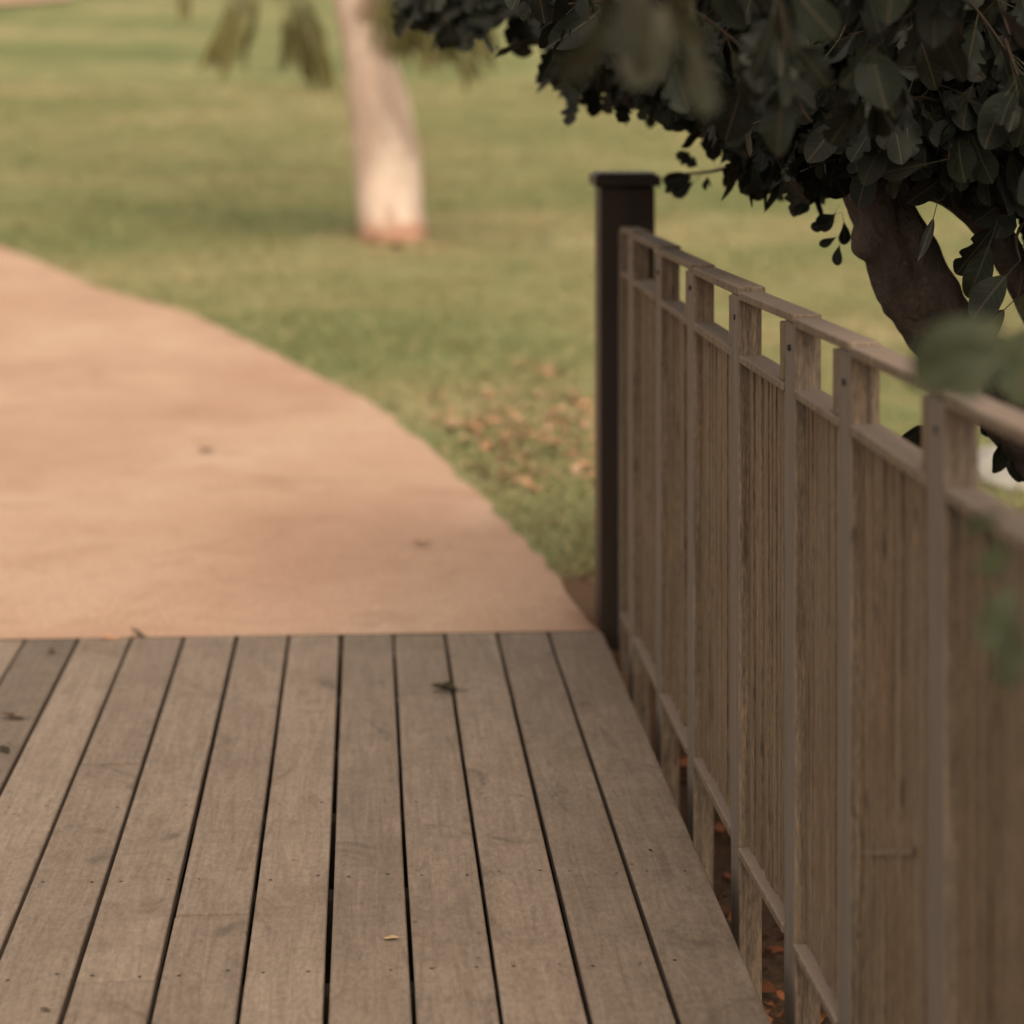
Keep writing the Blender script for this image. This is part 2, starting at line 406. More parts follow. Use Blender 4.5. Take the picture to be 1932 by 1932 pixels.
for i, p in enumerate(stn):
    d, n = frame(i); lean = random.uniform(-.002, .002)
    bm = bmesh.new(); q = p-d*PW
    zt = ZT-.0115
    n2 = Vector((-d.y, d.x))
    if n2.x < 0: n2 = -n2
    A = [q, q+n2*T, p+n2*T, p]
    hexa(bm, [(v.x, v.y, -.75) for v in A]+[(v.x+lean, v.y, zt) for v in A])
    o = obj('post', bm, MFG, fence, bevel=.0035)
    bm = bmesh.new(); c = p-d*PW*.45; h = Vector((c.x-.0012, c.y, 1.045+random.uniform(-.01, .01)))
    bmesh.ops.create_cone(bm, cap_ends=True, segments=12, radius1=.0055, radius2=.0055, depth=.004, matrix=Matrix.Translation(h) @ Matrix.Rotation(R(90), 4, 'Y'))
    s = obj('screw', bm, MSCREW); s.parent = o; s.location = (0, 0, 0)
def right(a, b):
    d = (b-a).normalized(); n = Vector((-d.y, d.x)); return d, (n if n.x > 0 else -n)
def bar(bm, a, b, n, n0, n1, za0, za1, zb0, zb1):
    q = [a+n*n0, a+n*n1, b+n*n1, b+n*n0]
    hexa(bm, [(q[0].x, q[0].y, za0), (q[1].x, q[1].y, za0), (q[2].x, q[2].y, zb0), (q[3].x, q[3].y, zb0),
              (q[0].x, q[0].y, za1), (q[1].x, q[1].y, za1), (q[2].x, q[2].y, zb1), (q[3].x, q[3].y, zb1)])
full = stn
for i in range(len(full)-1):
    a, b = full[i], full[i+1]; d, n = right(a, b); j = random.uniform(-.002, .002)
    bb = b-d*PW                                            # far face of the nearer post
    # top rail: lies over the nearer post, tucked below the end of the next piece at its far end
    bm = bmesh.new(); e0 = a+d*.001; e1 = b-d*.004
    bar(bm, e0, e1, n, -.0015, .050+j, ZT-.017, ZT-.001, ZT-.010, ZT+.006+j)
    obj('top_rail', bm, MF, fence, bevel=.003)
    bm = bmesh.new(); bar(bm, e0, bb-d*.001, n, -.001, T+.004, ZM-.016, ZM+j, ZM-.016, ZM+j); obj('middle_rail', bm, MF, fence, bevel=.003)
    bm = bmesh.new(); bar(bm, e0, bb-d*.001, n, -.001+j, T+.03, ZB-.018, ZB+j, ZB-.018, ZB+j); obj('bottom_rail', bm, MF, fence, bevel=.003)
    bm = bmesh.new(); bar(bm, bb-d*.038, bb-d*.0005, n, .0015, T-.001, ZM+.003, ZT-.018, ZM+.003, ZT-.018); obj('batten', bm, MFP, fence, bevel=.002)
    # ribbed panel standing on the bottom rail behind the post faces
    bm = bmesh.new(); L = (bb-a).length; s = -.02; k = 0
    bar(bm, a+d*.0015, bb-d*.0015, n, .0365, .041, ZB+.002, ZM-.018, ZB+.002, ZM-.018)
    while s < L+.06:
        wv = random.uniform(.012, .034); pr = random.choice((.0, .002, .0045, .003, .006))
        bar(bm, a+d*s, a+d*(s+wv), n, .022-pr, .036, ZB+.001, ZM-.017, ZB+.001, ZM-.017)
        s += wv+random.choice((.0008, .0015, .003)); k += 1
    # trim ribs to the bay
    for v in bm.verts:
        t = (Vector((v.co.x, v.co.y))-a).dot(d)
        if t < .001: v.co.x += d.x*(.001-t); v.co.y += d.y*(.001-t)
        if t > L-.001: v.co.x -= d.x*(t-L+.001); v.co.y -= d.y*(t-L+.001)
    bmesh.ops.dissolve_degenerate(bm, dist=.0002, edges=bm.edges)
    obj('ribbed_panel', bm, MFP, fence)

# a pale sliver of split timber on the panel of the sixth bay
a, b = full[6], full[7]; d, n = right(a, b); bm = bmesh.new()
bar(bm, a+d*.02, a+d*.33, n, .0150, .0158, .338, .346, .44, .451)
obj('splinter', bm, MF, fence)

# dark end post
ep = tag(empty('end_post', (.722, 6.6, 0)), 'dark brown square post with flat cap at the far end of the wooden railing', 'post')
x0, x1, y0, y1 = .648, .800, 6.520, 6.672
bm = bmesh.new(); box(bm, x0, x1, y0, y1, -.6, 1.205); obj('shaft', bm, MP, ep, bevel=.006)
bm = bmesh.new(); box(bm, x0-.015, x1+.015, y0-.015, y1+.015, 1.206, 1.236)
v = box(bm, x0-.004, x1+.004, y0-.004, y1+.004, 1.2365, 1.243); obj('cap', bm, MP, ep, bevel=.006)

# ------------------------------------------------------------------ leaves
def template(kind, rows=12):
    pts = []; uvs = []; faces = []
    for i in range(rows+1):
        s = .5-.5*math.cos(math.pi*i/rows)
        if kind == 'oval': w = .29*max(0, math.sin(math.pi*s**1.1))**.6
        elif kind == 'spoon': w = .30*max(0, math.sin(math.pi*s**1.5))**.6*(.4+.6*s)+.02*math.sin(math.pi*s)
        elif kind == 'lobed':
            w = .34*max(0, math.sin(math.pi*s**.9))**.5
            w *= 1-.60*math.exp(-((s-.36)/.065)**2)-.50*math.exp(-((s-.68)/.055)**2)
        elif kind == 'narrow': w = .11*math.sin(math.pi*s**.85)**.8
        sw = .22 if kind == 'lobed' else .08
        for q in (-1, -.5, 0, .5, 1):
            pts.append((q*w, s+sw*abs(q)*w*2*(1-s), 0)); uvs.append((.5+q*w, s))
    for i in range(rows):
        for q in range(4):
            a = i*5+q; faces.append((a, a+1, a+6, a+5))
    # petiole
    b = len(pts)
    for s, r in ((-.38, .010), (.02, .014)):
        for a in range(3): pts.append((r*math.cos(a*2.094), s, r*math.sin(a*2.094))); uvs.append((.5, .3))
    for a in range(3): faces.append((b+a, b+(a+1) % 3, b+3+(a+1) % 3, b+3+a))
    return np.array(pts), np.array(uvs), np.array(faces)
TPL = {k: template(k, 18 if k == 'lobed' else 10) for k in ('oval', 'spoon', 'lobed', 'narrow')}
class Leaves:
    def __init__(s): s.V = []; s.F = []; s.U = []; s.R = []; s.n = 0
    def add(s, kind, base, tip, nrm, size, fold=None, curl=None):
        p, uv, f = TPL[kind]; p = p.copy()
        fold = random.uniform(-.1, .45) if fold is None else fold; curl = random.uniform(-.1, .45) if curl is None else curl
        y = p[:, 1].copy(); x = p[:, 0].copy()
        wave = .03*np.sin(y*9+random.random()*6)*np.abs(x)/.2
        p[:, 2] += fold*np.abs(x)-curl*np.clip(y, 0, 2)**2*.5+wave
        p[:, 0] += random.uniform(-.12, .12)*y*y; p[:, 0] *= random.uniform(.8, 1.2)
        t = tip.normalized(); n = (nrm-t*nrm.dot(t))
        n = n.normalized() if n.length > 1e-4 else t.orthogonal(); b = t.cross(n)
        M3 = np.array([[b.x, b.y, b.z], [t.x, t.y, t.z], [n.x, n.y, n.z]])
        q = (p*size)@M3 + np.array(base) + np.array(t)*.38*size
        s.V.append(q); s.F.append(f+s.n); s.U.append(uv); s.R.append(np.full(len(q), random.random())); s.n += len(q)
    def mesh(s, name):
        V = np.concatenate(s.V); Fc = np.concatenate(s.F); U = np.concatenate(s.U); Rn = np.concatenate(s.R)
        me = bpy.data.meshes.new(name); me.vertices.add(len(V)); me.vertices.foreach_set('co', V.ravel())
        me.loops.add(Fc.size); me.loops.foreach_set('vertex_index', Fc.ravel().astype('i'))
        me.polygons.add(len(Fc)); me.polygons.foreach_set('loop_start', np.arange(0, Fc.size, 4, dtype='i'))
        me.update(calc_edges=True)
        l = me.uv_layers.new(name='UVMap'); l.data.foreach_set('uv', U[Fc.ravel()].ravel())
        a = me.attributes.new('rnd', 'FLOAT', 'POINT'); a.data.foreach_set('value', Rn)
        me.polygons.foreach_set('use_smooth', np.ones(len(Fc), dtype=bool)); me.validate(); return me
def rdir():
    v = Vector(rng.normal(size=3)); return v.normalized()

# ------------------------------------------------------------------ fig tree
base = P(2080, 1350, 4.95); base.z = terr(base.x, base.y)
fig = tag(empty('fig_tree', base), 'gnarled brown fig tree with dark lobed leaves leaning over the railing from the right', 'tree')
def Q(u, v, dist, r): p = P(u, v, dist); return (p.x, p.y, p.z, r)
knob = P(1612, 462, 4.80); cut = P(1742, 655, 4.68); lump = P(1770, 560, 4.7)
bm = bmesh.new()
tube(bm, [(base.x+.05, base.y, base.z-.15, .15), Q(2075, 1050, 4.95, .105), Q(1990, 850, 4.92, .088), Q(1850, 705, 4.9, .078), Q(1742, 592, 4.87, .064), Q(1680, 480, 4.85, .058), Q(1648, 390, 4.85, .054), Q(1640, 340, 4.85, .055)],
     seg=64, n=22, bump=.15, freq=13, bumps=[(knob, .06, .05), (P(1625, 500, 4.80), .05, .012), (P(1745, 640, 4.76), .07, .018), (P(1650, 560, 4.76), .06, .012), (P(1700, 610, 4.75), .05, .012)])
tube(bm, [Q(1672, 350, 4.86, .030), Q(1710, 430, 4.84, .042), Q(1762, 530, 4.83, .046), Q(1815, 640, 4.85, .044), Q(1880, 760, 4.88, .040)], seg=40, n=16, bump=.18, freq=11)
tr = obj('trunk', bm, MBARK, fig, smooth=True)
for nm, c, r, dp in (('branch_scar', P(1742, 655, 4.785), .019, .02),):
    bm = bmesh.new(); bmesh.ops.create_uvsphere(bm, u_segments=20, v_segments=12, radius=r, matrix=Matrix.Translation(c) @ Matrix.Diagonal((1, .45, 1.1, 1)))
    o = obj(nm, bm, simple('dark_hollow', (.012, .009, .007)), smooth=True); o.parent = tr; o.location = (0, 0, 0)
limbs = [
    [Q(1645, 350, 4.86, .052), Q(1610, 290, 4.88, .036), Q(1570, 220, 4.9, .030), Q(1480, 120, 5.0, .024), Q(1330, 20, 5.3, .018), Q(1100, -60, 5.9, .012)],
    [Q(1650, 350, 4.86, .050), Q(1720, 352, 4.84, .024), Q(1790, 372, 4.82, .024), Q(1850, 420, 4.82, .028), Q(1915, 505, 4.82, .036), Q(2010, 700, 4.88, .045), Q(2085, 1000, 4.95, .06)],
    [Q(1640, 345, 4.86, .045), Q(1660, 250, 4.8, .028), Q(1700, 120, 4.7, .024), Q(1760, -60, 4.7, .02), Q(1850, -400, 4.9, .018)],
    [Q(1610, 300, 4.88, .022), Q(1560, 265, 5.0, .016), Q(1450, 240, 5.3, .012), Q(1320, 170, 5.7, .008)],
    [Q(1850, 420, 4.82, .028), Q(1880, 300, 4.6, .022), Q(1960, 100, 4.3, .02), Q(2050, -300, 3.9, .018)],
    [Q(1570, 220, 4.9, .024), Q(1500, 0, 4.6, .020), Q(1400, -300, 3.9, .016), Q(1350, -420, 3.2, .010)],
]
for l in limbs:
    bm = bmesh.new(); tube(bm, l, seg=14, n=10, bump=.16, freq=14); obj('branch', bm, MBARK, fig, smooth=True)
LV = Leaves(); twigs = bmesh.new(); ntw = 0
# what stays open below the crown: lower outline of the foliage by photo column
lowu = [700, 790, 830, 930, 1010, 1060, 1110, 1180, 1260, 1330, 1430, 1520, 1600, 1700, 1780, 1850, 1932, 2100]
lowv = [-20, 60, 80, 60, 60, 165, 190, 200, 205, 240, 335, 360, 340, 335, 335, 395, 470, 620]
def low(u): return float(np.interp(u, lowu, lowv))+30*noise.noise(Vector((u/42, 3, 0)))+14*noise.noise(Vector((u/17, 9, 0)))
def ok(p, m=0):
    u, v = proj(p)
    if not (-50 < u < 1985 and v > -50): return True
    return v < low(u)-m
def spray(o, dr, ln, nl, kinds=('oval', 'spoon', 'lobed', 'lobed'), sz=(.055, .11), margin=15, acc=LV, grav=.9, twig=True):
    global ntw
    dr = dr.normalized(); pts = []
    for k in range(4):
        s = k/3; pts.append(o+dr*ln*s+Vector((0, 0, -.25*ln*s*s)))
    if not all(ok(p, margin) for p in pts): return
    if twig: tube(twigs, [(*p, .0035*(1-.6*k/3)) for k, p in enumerate(pts)], seg=5, n=2)
    for k in range(nl):
        s = random.uniform(.15, 1.05); p = o+dr*ln*s+Vector((0, 0, -.25*ln*s*s))
        t = (dr*.35+rdir()*.8+Vector((0, 0, -grav))).normalized(); z = random.uniform(*sz)
        if not ok(p+t*z*1.2, margin*.3 if random.random() < .75 else -32): continue
        n = (rdir()*.8+Vector((-.15, -.6, .55))); acc.add(random.choice(kinds), p, t, n, z)
# crown volume: blobs (photo column, row, distance, radius in metres)
blobs = [(1180, 40, 6.3, .26, 22), (1280, 60, 5.9, .30, 40), (1400, 100, 5.6, .32, 60), (1500, 140, 5.3, .30, 60), (1600, 150, 5.2, .30, 60),
         (1300, -120, 5.6, .38, 50), (1480, -100, 5.4, .42, 60), (1700, 60, 5.2, .40, 70), (1700, 200, 5.3, .22, 40), (1850, 120, 5.2, .42, 70), (1880, 300, 5.3, .26, 40),
         (1780, 60, 4.55, .24, 34), (1620, 90, 4.6, .22, 26), (1900, 180, 4.45, .22, 30), (1860, -40, 4.3, .25, 20), (1560, 240, 5.0, .14, 16), (1480, 250, 5.3, .14, 14), (1780, 250, 4.6, .14, 12),
         (1000, -30, 6.6, .22, 18), (880, -40, 6.7, .16, 10), (1100, -150, 6.2, .3, 25), (1420, 40, 6.3, .4, 70), (1600, 60, 6.0, .4, 70), (1750, 200, 5.7, .3, 45), (1250, -60, 6.4, .35, 50), (1520, 200, 5.8, .22, 30), (1180, 80, 6.6, .16, 16),
         (2100, 250, 4.9, .5, 70), (2100, -200, 4.9, .6, 70), (1700, -350, 5.0, .6, 80), (1300, -450, 5.2, .55, 60), (2350, 50, 4.8, .55, 50), (1900, -700, 4.7, .6, 60), (1450, -420, 3.6, .5, 50), (2400, 450, 4.6, .45, 40), (2080, 700, 4.6, .2, 26), (1250, -60, 4.5, .10, 4)]
for u, v, dist, rad, n in blobs:
    c = P(u, v, dist)
    for k in range(n):
        o = c+rdir()*rad*random.random()**.45
        spray(o, rdir()+Vector((-.3, -.1, -.2)), random.uniform(.14, .26), random.randint(9, 13))
# more crown overhead, out of frame, added to shade deck, railing and leaves
for x, y, z, rad, n in [(1.8, 3.6, 2.5, .6, 55), (2.3, 2.6, 2.4, .6, 60), (2.2, 4.4, 2.6, .7, 60), (1.9, 3.2, 3.1, .7, 60), (2.9, 3.8, 2.0, .6, 50), (2.7, 5.2, 2.4, .7, 60), (1.2, 5.6, 2.6, .6, 50)]:
    for k in range(n):
        o = Vector((x, y, z))+rdir()*rad*random.random()**.45
        q = proj(o)
        if -100 < q[0] < 2050 and q[1] > -120: continue
        spray(o, rdir()+Vector((-.3, -.1, -.2)), random.uniform(.14, .26), random.randint(9, 13))
# hanging edge sprays
for u, v, dist, n in [(800, 20, 6.6, 6), (850, 45, 6.6, 8), (900, 25, 6.6, 9), (985, 35, 6.5, 8), (1075, 110, 6.2, 8), (1090, 170, 6.1, 10), (1140, 110, 6.1, 10), (1120, 60, 6.2, 10), (1180, 160, 6.0, 9), (1250, 160, 5.8, 9), (1215, 120, 5.9, 10), (1300, 190, 5.6, 8), (1380, 260, 5.4, 8), (1340, 215, 5.5, 9),
                      (1430, 320, 5.3, 8), (1490, 330, 5.2, 8), (1530, 345, 5.2, 9), (1470, 290, 5.2, 10), (1550, 300, 5.1, 10), (1570, 260, 5.0, 10), (1520, 260, 5.2, 12), (1400, 240, 5.3, 9)]:
    o = P(u+random.uniform(-8, 8), v-40, dist)
    for k in range(n):
        p = o+rdir()*.035; t = (rdir()*.55+Vector((-.25, 0, -.9))).normalized()
        LV.add(random.choice(('spoon', 'narrow', 'lobed', 'lobed')), p, t, rdir()+Vector((0, -1, .2)), random.uniform(.05, .095)*(1.25 if u < 1000 else 1))
# the thin twig that reaches left over the lawn, by the end post
tube(twigs, [(*P(1480, 285, 5.3), .006), (*P(1420, 300, 5.45), .005), (*P(1350, 322, 5.7), .004), (*P(1290, 328, 5.9), .003), (*P(1262, 332, 6.0), .002)], seg=6, n=5)
for u, v, du, dv, dist, z, k in [(1325, 330, -34, 6, 5.9, .07, 'oval'), (1330, 322, -26, -16, 5.9, .06, 'lobed'), (1325, 330, -24, 18, 5.9, .065, 'spoon'), (1350, 320, -6, -30, 5.7, .05, 'oval'), (1370, 315, 20, 12, 5.6, .055, 'oval'), (1392, 305, 10, 30, 5.5, .06, 'oval'), (1300, 325, -30, 10, 5.9, .05, 'oval'), (1310, 320, -18, -28, 5.9, .04, 'oval'), (1290, 332, -24, 22, 5.9, .045, 'oval'), (1340, 322, -10, 26, 5.7, .035, 'spoon'), (1352, 318, 18, -22, 5.7, .035, 'spoon'), (1330, 325, 14, 30, 5.8, .03, 'narrow'), (1375, 312, -6, 28, 5.6, .038, 'oval'), (1400, 305, 6, 34, 5.5, .05, 'spoon'), (1425, 300, 2, 60, 5.4, .07, 'spoon')]:
    LV.add(k, P(u, v, dist), RT*du-UP*dv, rdir()*.3-FW, z)
# leaves growing from the knob, left of the trunk
for u, v, du, dv, z in [(1585, 385, -12, 22, .05), (1588, 400, -26, 8, .042), (1590, 400, 4, 34, .05), (1578, 418, -20, 6, .04), (1590, 440, -26, 16, .04), (1588, 446, -6, 24, .045), (1560, 300, 4, 50, .06), (1545, 310, -14, 46, .055), (1520, 320, 6, 46, .055), (1500, 310, -16, 36, .05)]:
    LV.add('spoon', P(u, v, 5.0), RT*du-UP*dv, rdir()*.3-FW, z, .1, .1)
# big clear leaves in the plane of focus, upper right
big = [(1620, 130, -110, 60, .125, 'lobed'), (1760, 75, -70, 110, .13, 'lobed'), (1870, 110, -120, 20, .12, 'lobed'), (1850, 150, 70, 25, .088, 'oval'), (1800, 235, 20, 70, .085, 'oval'),
       (1690, 225, -40, 70, .095, 'oval'), (1790, 300, -90, 20, .09, 'spoon'), (1800, 315, -60, 50, .08, 'oval'), (1840, 280, 10, 60, .085, 'oval'), (1770, 380, -25, 75, .085, 'narrow'),
       (1900, 400, -70, 90, .11, 'lobed'), (1880, 425, -40, 120, .105, 'oval'), (1925, 490, -60, 70, .10, 'oval'), (1890, 285, 35, 90, .10, 'oval'), (1905, 30, -20, 60, .075, 'spoon'),
       (1735, 20, -100, 40, .12, 'lobed'), (1850, 20, -60, 90, .11, 'oval'), (1585, 70, -60, 80, .10, 'oval'), (1655, 290, -30, 60, .08, 'oval'), (1540, 170, -80, 50, .10, 'lobed'),
       (1725, 150, -40, 100, .105, 'oval'), (1930, 250, -40, 60, .10, 'oval'), (1910, 200, 30, 90, .09, 'lobed'), (1600, 200, -50, 70, .09, 'oval'), (1680, 20, -40, 100, .11, 'oval'), (1940, 330, -60, 60, .10, 'lobed'),
       (1772, 795, -50, 22, .075, 'oval'), (1770, 805, -30, 30, .06, 'oval'), (1935, 740, -40, 70, .09, 'oval'), (1950, 760, -50, 30, .09, 'lobed'), (1960, 800, -30, 80, .09, 'oval'), (1905, 790, -20, 90, .085, 'oval'), (1925, 815, -10, 90, .075, 'oval'), (1920, 560, -40, 40, .09, 'oval'), (1945, 640, -60, 20, .1, 'oval')]
for u, v, du, dv, z, k in big:
    dist = 4.3+random.uniform(-.12, .15) if v < 700 else 4.9
    b = P(u, v, dist); LV.add(k, b, RT*du-UP*dv+FW*random.uniform(-25, 25), -FW+rdir()*.5, z, random.uniform(.05, .3), random.uniform(0, .3))
    tube(twigs, [(*b, .002), (*(b+rdir()*.02+Vector((.02, .05, .03))), .003), (*(b+Vector((.05, .15, .06))), .004)], seg=5, n=2)
me = LV.mesh('crown'); link('crown', me, MFIG, fig)
obj('twigs', twigs, MTWIG, fig, smooth=True)
# young leaves hanging close to the camera
YL = Leaves(); tw2 = bmesh.new()
for u, v, du, dv, dist, z, k in [(1960, 560, -150, 110, 2.05, .095, 'oval'), (1970, 640, -120, 40, 2.05, .085, 'oval'), (1945, 590, -120, 150, 2.0, .07, 'spoon'), (1970, 560, -30, 90, 2.5, .085, 'lobed'),
                                 (1900, 985, -30, 90, 2.1, .04, 'oval'), (1930, 1060, -40, 90, 2.0, .06, 'oval'), (1960, 1150, -50, 90, 2.0, .055, 'oval'), (1925, 950, -60, 30, 2.1, .04, 'spoon')]:
    b = P(u, v, dist); YL.add(k, b, RT*du-UP*dv, -FW+rdir()*.35, z, .1, .1)
tube(tw2, [(*P(2010, 1150, 2.0), .0025), (*P(1970, 1000, 2.1), .003), (*P(1975, 800, 2.5), .004), (*P(1965, 600, 2.1), .004), (*P(2060, 420, 3.5), .006), (*P(2000, 100, 4.3), .01)], seg=6, n=6)
OL = Leaves()
for u, v, dist in [(1210, -50, 2.2), (1255, -20, 2.2), (1180, -70, 2.1), (1230, 40, 2.3), (1300, -60, 3.1), (1250, -120, 3.1), (1150, -110, 3.0)]:
    for k in range(2):
        p = P(u, v-25, dist)+rdir()*.04
        OL.add(random.choice(('oval', 'spoon')), p, rdir()*.5+Vector((0, 0, -.8)), rdir()-FW, random.uniform(.06, .09))
tube(tw2, [(*P(1150, -130, 3.0), .003), (*P(1230, -110, 3.05), .004), (*P(1300, -160, 3.1), .005), (*P(1350, -400, 3.2), .007)], seg=6, n=5)
link('overhead_leaves', OL.mesh('overhead_leaves'), leafmat('olive_fig_leaf', (.020, .020, .009), (.05, .045, .02), .1, .6), fig)
o = link('young_leaves', YL.mesh('young_leaves'), MFIGY, fig); obj('leafy_shoot', tw2, MTWIG, fig, smooth=True)

# ------------------------------------------------------------------ pale-trunked tree on the lawn
g = ground(743, 452); DT = (g-Vector((0, 0, EYE))).dot(FW); ppm = F/DT
pale = tag(empty('pale_tree', g), 'leaning tree on the lawn with a smooth pale pinkish trunk and drooping leaves', 'tree')
bm = bmesh.new()
def TQ(u, v, wpx, dd=0): return Q(u, v, DT+dd, wpx/2/ppm)
tube(bm, [TQ(744, 490, 140), TQ(743, 460, 128), TQ(737, 400, 122), TQ(729, 300, 124), TQ(715, 200, 112), TQ(695, 110, 94), TQ(678, 50, 78), TQ(657, 0, 58), TQ(630, -120, 48), TQ(600, -350, 50), TQ(560, -700, 36, .3), TQ(540, -1000, 20, .5)],
     seg=32, n=10, bump=.07, freq=2.0, bumps=[(P(770, 455, DT-.2), .2, .03), (P(700, 455, DT-.2), .2, .02)])
MWHITE = bark(*MWHITE_ARGS, foot=g.z)
tr2 = obj('trunk', bm, MWHITE, pale, smooth=True)
PL = Leaves(); bl = [[TQ(676, 45, 50), TQ(740, -70, 36, -.5), TQ(830, -150, 30, -1), TQ(960, -200, 18, -1.5)],
      [TQ(640, -120, 50), TQ(560, -220, 30, -.5), TQ(440, -200, 22, -1), TQ(330, -150, 10, -1)],
      [TQ(600, -350, 40), TQ(800, -600, 26), TQ(1000, -800, 14, .5)], [TQ(600, -350, 40), TQ(400, -560, 26, .6), TQ(200, -700, 14, 1)]]
for l in bl:
    bm = bmesh.new(); tube(bm, l, seg=12, n=8, bump=.1, freq=4); obj('branch', bm, MWHITE, pale, smooth=True)
def droop(c, rad, n, lo, hi, spread=.35, sink=1.0):
    for k in range(n):
        p = c+rdir()*rad*random.random()**.5
        PL.add('narrow' if random.random() < .6 else 'oval', p, rdir()*spread+Vector((0, 0, -sink)), rdir(), random.uniform(lo, hi))
# low drooping tufts seen against the lawn: (column, row of the attachment, spread px, length px, leaves)
for u, v, sp, ln, n, dd in [(468, -15, 26, 150, 20, -1), (438, 5, 12, 115, 8, -1), (560, -5, 24, 165, 24, -.8), (582, 45, 13, 125, 12, -.8), (884, 80, 12, 85, 12, -1.2), (895, 20, 14, 80, 10, -1.2), (800, -10, 70, 130, 110, -1), (860, -40, 50, 90, 40, -1), (750, -20, 30, 120, 60, -1), (350, -30, 12, 60, 8, -1), (510, -60, 36, 60, 24, -1)]:
    q = F/(DT+dd)
    for k in range(n):
        p = P(u+random.gauss(0, sp*.5), v+random.uniform(-20, 15), DT+dd+random.uniform(-.2, .2))
        PL.add('narrow', p, Vector((random.gauss((-.25 if u < 500 else .12), .14), random.gauss(0, .2), -1)), rdir()-FW*.6, ln/q*random.uniform(.6, 1)*.85)
for u, v, dd, rad, n in [(330, -260, -1, .5, 60), (560, -250, -.6, .6, 70), (800, -260, -1, .6, 80), (1000, -280, -1.5, .5, 60), (600, -600, 0, 1.1, 140), (1000, -850, .5, 1.0, 140), (200, -750, 1, 1.0, 130), (560, -1050, .5, 1.1, 160)]:
    droop(P(u, v, DT+dd), rad, n, .2, .34)
link('crown', PL.mesh('crown'), MTREE, pale)

# ------------------------------------------------------------------ grass blades near the path's end (uncountable)
gv = []; gf = []; gr = []
def inpath(x, y): return x < edgex(y)
cnt = 0
while cnt < 90000:
    y = 6.75+24*random.random()**1.5; x = random.uniform(-3.5-(y-7)*.12, 3.5+(y-7)*.12)
    if inpath(x, y): continue
    if noise.noise(Vector((x*1.5, y*1.5, 4))) < -.25 and random.random() < .6: continue
    if abs(x-.72) < .12 and y < 6.75: continue
    if math.hypot(x-.66, (y-6.75)*.45)+.1*random.random() < .24: continue
    z = terr(x, y); h = random.uniform(.015, .045)*(1+.5*noise.noise(Vector((x, y, 0))))*(1.2 if y < 8 else 1); a = random.random()*6.28; w = .0028+.0003*y
    dx, dy = math.cos(a)*w, math.sin(a)*w; lx, ly = random.gauss(0, .014), random.gauss(0, .014)
    b = len(gv); gv += [(x-dx, y-dy, z-.005), (x+dx, y+dy, z-.005), (x+lx+dx*.5, y+ly+dy*.5, z+h*.7), (x+lx*1.8, y+ly*1.8, z+h)]
    gf.append((b, b+1, b+2, b+3)); gr += [random.random()]*4; cnt += 1
me = bpy.data.meshes.new('grass'); me.from_pydata(gv, [], gf); a = me.attributes.new('rnd', 'FLOAT', 'POINT'); a.data.foreach_set('value', gr)
m = M('grass_blade', .8, .15); gm = m.col(m.mix(m.ramp(m.noise(m.map((.55, 1, 1)), .42, 6, .6, .6), (.4, 0), (.6, .7)), m.ramp(m.attr('rnd'), (0, (.15, .17, .07)), (.6, (.22, .222, .102)), (1, (.32, .28, .15))), (.31, .26, .14)))
tag(link('grass', me, gm), 'short mown yellow green lawn grass', 'grass', kind='stuff')

# ------------------------------------------------------------------ fallen leaves
def dryleaf(kind):
    L = Leaves(); L.add(kind, Vector((0, 0, 0)), Vector((0, 1, 0)), Vector((0, 0, 1)), 1.0, random.uniform(.2, .6), random.uniform(-.6, -.2)); me = L.mesh('fallen_leaf')
    lo = min(v.co.z for v in me.vertices)
    for v in me.vertices: v.co.z -= lo; v.co.y -= .8
    return me
dm = [dryleaf(k) for k in ('oval', 'lobed', 'spoon', 'oval', 'lobed')]
DC = {'orange': (.40, .215, .125), 'rust': (.25, .14, .085), 'brown': (.075, .045, .025), 'tan': (.34, .245, .135), 'pink': (.42, .255, .175), 'dark': (.035, .028, .016)}
DMAT = {k: simple('dry_leaf_'+k, c, .85, .3, 40) for k, c in DC.items()}
first = {}
def fallen(u, v, z, colr, size, label, group=None, onz=None, rz=None, flat=1):
    if onz is None:
        p = ground(u, v); p.z = terr(p.x, p.y)+.012
    else:
        p = P(u, v, (EYE-onz)*F/(v-HV)); p.z = onz
    i = random.randrange(5); key = (i, colr)
    if key not in first: first[key] = dm[i].copy(); first[key].materials.clear(); first[key].materials.append(DMAT[colr])
    o = bpy.data.objects.new('fallen_leaf', first[key]); S.collection.objects.link(o); o.location = p
    o.scale = (size, size, size*flat); o.rotation_euler = (random.uniform(-.25, .25), random.uniform(-.25, .25), random.uniform(0, 6.28) if rz is None else rz)
    return tag(o, label, 'leaf', group)
D = 'fallen leaves on the boardwalk'
fallen(845, 1304, 0, 'dark', .07, 'dark curled leaf lying across a plank gap on the far half of the boardwalk', D, .002, 1.2, 1.5)
fallen(28, 1356, 0, 'brown', .055, 'brown curled dry leaf on the planks at the left edge of the photo', D, .002, 1.5)
fallen(10, 1418, 0, 'dark', .04, 'dark leaf scrap just in front of the brown curled leaf at the left edge', D, .002, .5)
fallen(262, 1198, 0, 'dark', .045, 'dark leaf at the far plank ends where a gap meets the sandy path', D, .004, 1.4)
fallen(214, 1205, 0, 'orange', .055, 'flat orange tan leaf at the far plank ends on the left', D, .003, 1.6, .3)
fallen(100, 1232, 0, 'brown', .035, 'small brown leaf near the far plank ends, farthest left of those there', D, .003, .8)
fallen(741, 1770, 0, 'tan', .027, 'small tan leaf lying alone on the nearer planks beside a gap', D, .002, 1.4, .6)
fallen(1228, 1605, 0, 'dark', .010, 'tiny black leaf crumb on the outermost planks near the railing', D, .002, .9)
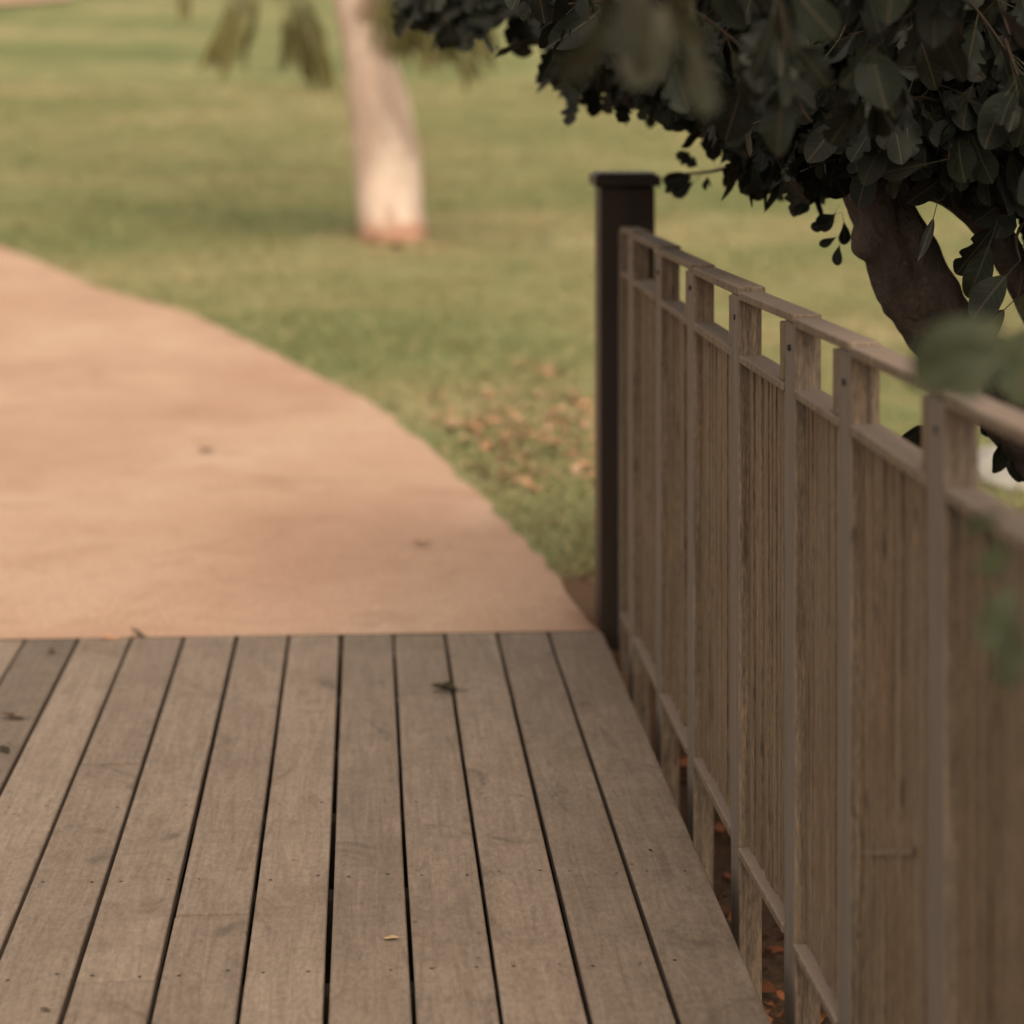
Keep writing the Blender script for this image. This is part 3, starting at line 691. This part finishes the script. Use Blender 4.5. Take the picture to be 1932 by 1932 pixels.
fallen(88, 1906, 0, 'brown', .018, 'small brown twig like leaf scrap in the bottom left corner of the boardwalk', D, .002, 1.3)
fallen(800, 1024, 0, 'brown', .06, 'brown dry leaf on the sandy path closest to the boardwalk', 'fallen leaves on the path', .018, 1.4, .8)
fallen(392, 849, 0, 'brown', .07, 'faint brown leaf in the middle of the sandy path', 'fallen leaves on the path', .018, 1.4, .4)
fallen(183, 543, 0, 'rust', .10, 'rust leaf at the border of sandy path and lawn on the left', 'fallen leaves on the lawn')
for u, v, c, s, t in [(38, 430, 'orange', .13, 'orange leaf on the lawn near the left edge of the photo'), (378, 390, 'orange', .12, 'orange leaf alone on the open lawn left of the pale tree'), (985, 314, 'orange', .13, 'faint orange leaf on the lawn between the pale tree and the dark post'),
                      (168, 402, 'rust', .10, 'rust leaf on the lawn above the bend of the path'), (712, 478, 'tan', .15, 'yellow tan leaf in front of the pale trunk'), (730, 452, 'rust', .16, 'rusty leaf against the foot of the pale trunk'), (762, 456, 'orange', .16, 'orange leaf against the right side of the pale trunk foot'),
                      (698, 463, 'rust', .2, 'broad rust leaf at the left side of the pale trunk foot'), (748, 470, 'rust', .2, 'broad rust leaf in front of the middle of the pale trunk foot'), (825, 470, 'orange', .10, 'small orange leaf on the grass right of the pale trunk'), (780, 660, 'rust', .07, 'rust leaf on the grass above the leafy patch'), (545, 470, 'tan', .09, 'tan leaf on the grass left of the pale trunk foot')]:
    fallen(u, v, 0, c, s, t, 'fallen leaves on the lawn')
G = 'dry leaves scattered over the grass left of the dark post'
LBL = '%s coloured dry leaf in the leafy patch of grass left of the dark post'
n = 0
while n < 240:
    u = random.gauss(1000, 110); v = random.gauss(822, 66)
    if not (770 < u < 1126 and 680 < v < 935): continue
    if inpath(*ground(u, v).xy): continue
    c = random.choice(('orange', 'rust', 'pink', 'tan', 'rust')); fallen(u, v, 0, c, random.uniform(.035, .08), LBL % c, G); n += 1
for u, v, c, s in [(1035, 712, 'orange', .11), (1010, 708, 'orange', .09), (1060, 715, 'pink', .09), (990, 775, 'pink', .09), (820, 795, 'pink', .07), (1100, 775, 'orange', .1), (1085, 770, 'rust', .1), (950, 850, 'rust', .09)]:
    fallen(u, v, 0, c, s, LBL % c, G)
# litter in the hollow beside the boardwalk: beyond counting
LL = Leaves()
for k in range(5200):
    x = random.uniform(.4, 3.4); y = random.uniform(1.2, 7.0)
    if x < .82 and y > 6.35: continue
    z = terr(x, y)+random.uniform(.0, .03)
    LL.add(random.choice(('oval', 'lobed', 'spoon')), Vector((x, y, z)), Vector((random.gauss(0, 1), random.gauss(0, 1), random.gauss(0, .3))), Vector((random.gauss(0, .4), random.gauss(0, .4), 1)), random.uniform(.03, .075))
tag(link('leaf_litter', LL.mesh('leaf_litter'), MDRY), 'rust and brown leaf litter in the hollow below the railing', 'leaf litter', kind='stuff')
# pale stone beyond the railing
p = ground(1895, 905); bm = bmesh.new(); bmesh.ops.create_icosphere(bm, subdivisions=4, radius=1)
for v in bm.verts:
    v.co *= 1+.25*noise.noise(v.co*1.3)+.08*noise.noise(v.co*4); v.co.z = v.co.z*.35; v.co.x *= .17; v.co.y *= .3; v.co.z *= .35
    v.co += p
tag(obj('stone', bm, simple('pale_stone', (.30, .29, .26), .9, .25, 9), smooth=True), 'pale grey stone on the ground seen through the railing at the right edge', 'stone')
